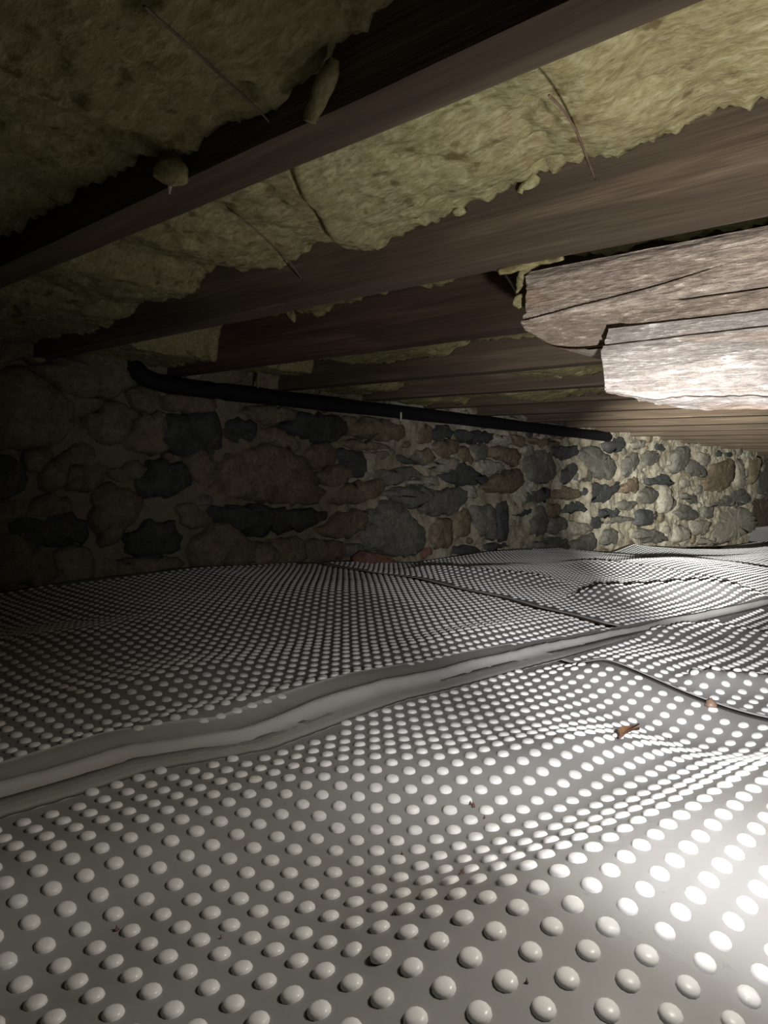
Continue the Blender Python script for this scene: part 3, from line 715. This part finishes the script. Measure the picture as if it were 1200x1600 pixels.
# ------------------------------------------------------------------ pipe
pp = [on_y(a, b, y) for a, b, y in ((196, 520, 2.0), (200, 545, 1.985), (212, 575, 1.955), (236, 594, 1.935), (300, 607, 1.93), (500, 630, 1.93), (700, 653, 1.93), (850, 671, 1.93))]
pp.append(on_y(950, 683, 1.93))
pth = spline(pp, 10); rad = np.full(len(pth), 0.0245)
rad = rad*(1+0.04*np.sin(np.arange(len(pth))*0.9))
tipd = pth[-1]-pth[-2]; tipd /= np.linalg.norm(tipd)
ext = [pth[-1]+tipd*d for d in (0.010, 0.018, 0.023)]; pth = np.vstack([pth, ext]); rad = np.concatenate([rad, [0.022, 0.016, 0.007]])
V, Fc = tube(pth, rad, 16)
pipe = mesh_from('foam_pipe', V, Fc, M['pipe'], True, None, 'black round pipe running along the top of the stone wall', 'pipe')
# pale drips caught on the pipe
def blob(name, pts, radii, mat, parent=None, seg=12, noise=0.25, **kw):
    P = spline(pts, 10); rs = spline([(r_, 0, 0) for r_ in radii], 12)[:, 0]; rr = np.interp(np.linspace(0, 1, len(P)), np.linspace(0, 1, len(rs)), np.abs(rs))
    V, Fc = tube(P, rr, seg); V = np.array(V)
    k = fbm2(V[:, 0]+V[:, 1]*.7, V[:, 2]+V[:, 1]*.5, 70, 3, .6)
    cc = np.repeat(P, seg, 0); V = cc + (V-cc)*(1+noise*2*k)[:, None]
    return mesh_from(name, V, Fc, mat, True, parent, **kw)
a = on_y(626, 642, 1.904); b = on_y(626, 660, 1.904)
blob('pale_smear', [a+(0, -.002, -.005), (a+b)/2+(0, -.002, 0), b+(0, -.001, .004)], [.002, .004, .002], M['fleck'], pipe, 8)
a = on_y(405, 570, 1.96); b = on_y(403, 606, 1.90)
blob('insulation_drip', [a, (a+b)/2, b], [.014, .007, .002], M['insul'], None, 8, label='thin pale icicle-like shred hanging over the middle of the black pipe', cat='insulation scrap')

# ------------------------------------------------------------------ tufts of insulation hanging from the batts
def fx(px, py, x): return on_x(px, py, x)
X1 = JF[1]-JW-0.012
blob('insulation_tuft', [fx(262, 222, X1), fx(266, 240, X1), fx(268, 262, X1), fx(269, 280, X1), fx(268, 291, X1)], [.007, .007, .0155, .0150, .0015], M['insul'], None, 24, .11,
     label='round tuft of mineral wool dangling on the dark near joist', cat='insulation scrap')
o_ = [o for o in C.objects if o.name.startswith('insulation_tuft')][-1]
blob('tip', [fx(266, 286, X1), fx(265, 296, X1), fx(264, 303, X1)], [.003, .0016, .0012], M['fleck'], o_, 8, .1)
blob('insulation_tuft', [fx(222, 205, X1+.004), fx(240, 212, X1-.006), fx(256, 220, X1-.008), fx(270, 222, X1)], [.008, .013, .010, .006], M['insul'], None, 14, .3,
     label='lumpy mineral wool flap above the round dangling tuft', cat='insulation scrap')
blob('insulation_tuft', [fx(524, 92, X1), fx(514, 118, X1), fx(498, 150, X1), fx(488, 174, X1), fx(484, 191, X1)], [.0030, .0078, .0072, .0060, .0045], M['insul'], None, 14, .14,
     label='long tapering shred of mineral wool hanging in front of the nearest joist', cat='insulation scrap')
X2 = JF[2]-JW-0.006
blob('insulation_tuft', [fx(838, 272, X2), fx(828, 285, X2), fx(816, 293, X2), fx(812, 302, X2)], [.008, .007, .005, .0045], M['insul'], None, 12, .3,
     label='short mineral wool shred sticking to the second joist below the batt edge', cat='insulation scrap')
blob('insulation_tuft', [fx(725, 325, X2), fx(717, 330, X2), fx(709, 331, X2)], [.007, .007, .004], M['insul'], None, 12, .3,
     label='tiny lump of mineral wool at the bulging edge over the second joist', cat='insulation scrap')
X3 = JF[3]-JW-0.006
blob('insulation_tuft', [fx(452, 485, X3), fx(457, 495, X3), fx(460, 503, X3)], [.010, .008, .003], M['insul'], None, 12, .3,
     label='small pale mineral wool scrap under the shaded left part of the second joist', cat='insulation scrap')
XT = 0.822
blob('insulation_tuft', [fx(838, 408, XT), fx(826, 418, XT+.01), fx(817, 430, XT+.02), fx(812, 448, XT+.03), fx(808, 458, XT+.03), fx(813, 470, XT+.03), fx(816, 481, XT+.03)], [.004, .005, .0065, .005, .003, .008, .004], M['insul'], None, 12, .4,
     label='ragged wool scrap stuffed beside the sawn left end of the upper timber', cat='insulation scrap')
blob('insulation_tuft', [fx(780, 424, .80), fx(810, 417, .806), fx(840, 410, .81), (fx(880, 402, .81))], [.004, .0055, .005, .003], M['insul'], None, 10, .4,
     label='thin roll of wool along the underside of the second joist above the timber end', cat='insulation scrap')
# more shreds make the batt edges ragged
for b_, xp in ((0, JF[1]-JW), (1, JF[2]-JW), (11, JF[2]-JW)):
    pass

# ------------------------------------------------------------------ support wires
def wire(pts, r, mat, label):
    V, Fc = tube(spline(pts, 8), r, 6); mesh_from('support_wire', V, Fc, mat, True, None, label, 'wire', 'insulation support wires')
zz = JB+0.004
wire([on_x(858, 149, .515), on_x(880, 172, .555), on_x(902, 208, .615), on_x(917, 246, .68), on_x(930, 280, .752)], 0.0011, M['wire'], 'bent brown wire arching over the bright sagging batt')
wire([on_x(225, 10, .20), on_x(285, 62, .26), on_x(345, 118, .31), on_x(400, 168, .352), on_x(420, 190, .37)], 0.0010, M['wire'], 'straight thin wire across the dim batt at the top left')
wire([on_x(372, 338, .55), on_x(410, 368, .61), on_x(448, 404, .68), on_x(473, 438, .75)], 0.0011, M['wire'], 'thin wire ending on the second joist, left of the sagging batt')
wire([on_x(787, 425, 1.05), on_x(797, 440, 1.08), on_x(808, 460, 1.12)], 0.0022, M['wire_grey'], 'short straight grey wire beside the sawn timber end')
wire([on_x(817, 428, .84), on_x(822, 440, .84), on_x(824, 452, .84)], 0.0008, M['wire'], 'tiny wire stub at the upper corner of the sawn timber end')

# ------------------------------------------------------------------ debris on the sheets
def zfloor(px, py, up=0.006):
    z = 0.0
    for _ in range(12):
        p = on_z(px, py, z); z = float(H(p[0], p[1]))+up
    return on_z(px, py, z)
def leaf():
    c = zfloor(985, 1146, .010); a = zfloor(969, 1152, .008); b = zfloor(998, 1138, .010)
    ax = b-a; L = np.linalg.norm(ax); ax /= L; sd = np.cross([0, 0, 1], ax); sd /= np.linalg.norm(sd)
    V = []; n = 9
    for i in range(n):
        t = i/(n-1); w = 0.010*math.sin(math.pi*min(1, t*1.02))**.7*(1-.55*t)+.0003
        for s in (-1, 0, 1): V.append(a + ax*L*t*1.05 + sd*w*s + np.array([0, 0, .004*abs(s)+.003*math.sin(t*4)]))
    V = np.array(V); V2 = V - [0, 0, .0005]
    Fc = np.vstack([grid_faces(n, 3), grid_faces(n, 3, len(V), True)])
    o = mesh_from('dead_leaf', np.vstack([V, V2]), Fc, M['leaf'], True, None, 'curled orange-brown dead leaf lying on the dimples at the right', 'leaf')
    Vt, Ft = tube([a, (a+b)/2+np.array([0, 0, .005]), b+np.array([0, 0, .006])], [.0016, .0012, .0008], 6)
    mesh_from('stalk', Vt, Ft, M['leaf_dark'], True, o)
leaf()
c = zfloor(1111, 1100, .004)
def dome(name, c, rx, ry, rz, mat, nz=.25, seg=14, rings=6, **kw):
    V = []; 
    for r in range(rings):
        ph = (r/(rings))*math.pi*.5
        for s in range(seg):
            t = 2*math.pi*s/seg; k = 1+nz*float(vn2(np.array(math.cos(t)*2+c[0]*50+r), np.array(math.sin(t)*2+c[1]*50)))
            V.append((c[0]+rx*math.cos(t)*math.cos(ph)*k, c[1]+ry*math.sin(t)*math.cos(ph)*k, c[2]-.003+rz*math.sin(ph)*k))
    V.append((c[0], c[1], c[2]+rz)); n = len(V)-1
    Fc = [[r*seg+s, r*seg+(s+1) % seg, (r+1)*seg+(s+1) % seg, (r+1)*seg+s] for r in range(rings-1) for s in range(seg)]
    Fc += [[(rings-1)*seg+s, (rings-1)*seg+(s+1) % seg, n] for s in range(seg)] + [list(range(seg))[::-1]]
    return mesh_from(name, V, Fc, mat, True, None, **kw)
dome('snail_shell', c, .0085, .0085, .010, M['shell'], label='small round brown snail shell near the right edge of the sheet', cat='shell')
# crumbs of dirt
crumbs = [(740, 1256, .0035), (757, 1274, .0022), (735, 1252, .0025), (720, 1360, .0024), (625, 1390, .003), (660, 1372, .002), (616, 1422, .0026), (628, 1330, .0018), (656, 1396, .002), (823, 1528, .0018), (868, 1148, .0025), (1045, 1152, .002), (345, 1460, .0015), (182, 1447, .003)]
crumb_labels = {9: 'lone tiny dark crumb nearest the bottom edge of the picture', 12: 'dark crumb between dimples in the left foreground, the right one of two', 13: 'dark crumb under a dimple in the left foreground, farthest left of all',
                10: 'dark crumb left of the dead leaf, on the same sheet', 11: 'tiny dark crumb just right of the dead leaf', 4: 'largest dark crumb of the cluster in the middle of the foreground'}
for i, (px, py, r) in enumerate(crumbs):
    c = zfloor(px, py, .003)
    dome('dirt_crumb', c, r*.8, r*.6, r*.5, M['leaf_dark'], .8, 8, 3, label=crumb_labels.get(i, 'tiny dark crumb of dirt lying between the dimples of the foreground sheet'), cat='dirt', group='crumbs of dirt on the foreground sheet')
# broken brick at the foot of the wall
def rubble(poly, y, depth, kd, label):
    P = np.array([(on_y(a, b, y)[0], on_y(a, b, y)[2]) for a, b in poly]); n = len(P); cen = P.mean(0)
    if 0.5*sum(P[i-1][0]*P[i][1]-P[i][0]*P[i-1][1] for i in range(n)) < 0: P = P[::-1]
    Q = []
    for i in range(n): Q += [P[i]+.15*(P[i-1]-P[i]), P[i]+.15*(P[(i+1) % n]-P[i])]
    Q = np.array(Q); n = len(Q); V = []
    for sc, yy in ((.92, depth), (1.0, depth*.6), (1.0, .02), (.86, -.006), (.45, -.014)):
        for q in Q: p = cen+(q-cen)*sc; V.append((p[0]+.004*(random.random()-.5), y+yy+.006*(random.random()-.5), p[1]+.004*(random.random()-.5)))
    Fc = [[r*n+i, r*n+(i+1) % n, (r+1)*n+(i+1) % n, (r+1)*n+i] for r in range(4) for i in range(n)]
    Fc += [[i for i in range(n)][::-1], [4*n+i for i in range(n)]]
    mesh_from('rubble_stone', V, Fc, SM[kd], False, None, label, 'stone')
rubble([(560, 872), (574, 860), (612, 868), (622, 876), (612, 893), (566, 892)], 1.93, .05, 'r', 'loose reddish broken stone at the foot of the wall by the sheet edge')
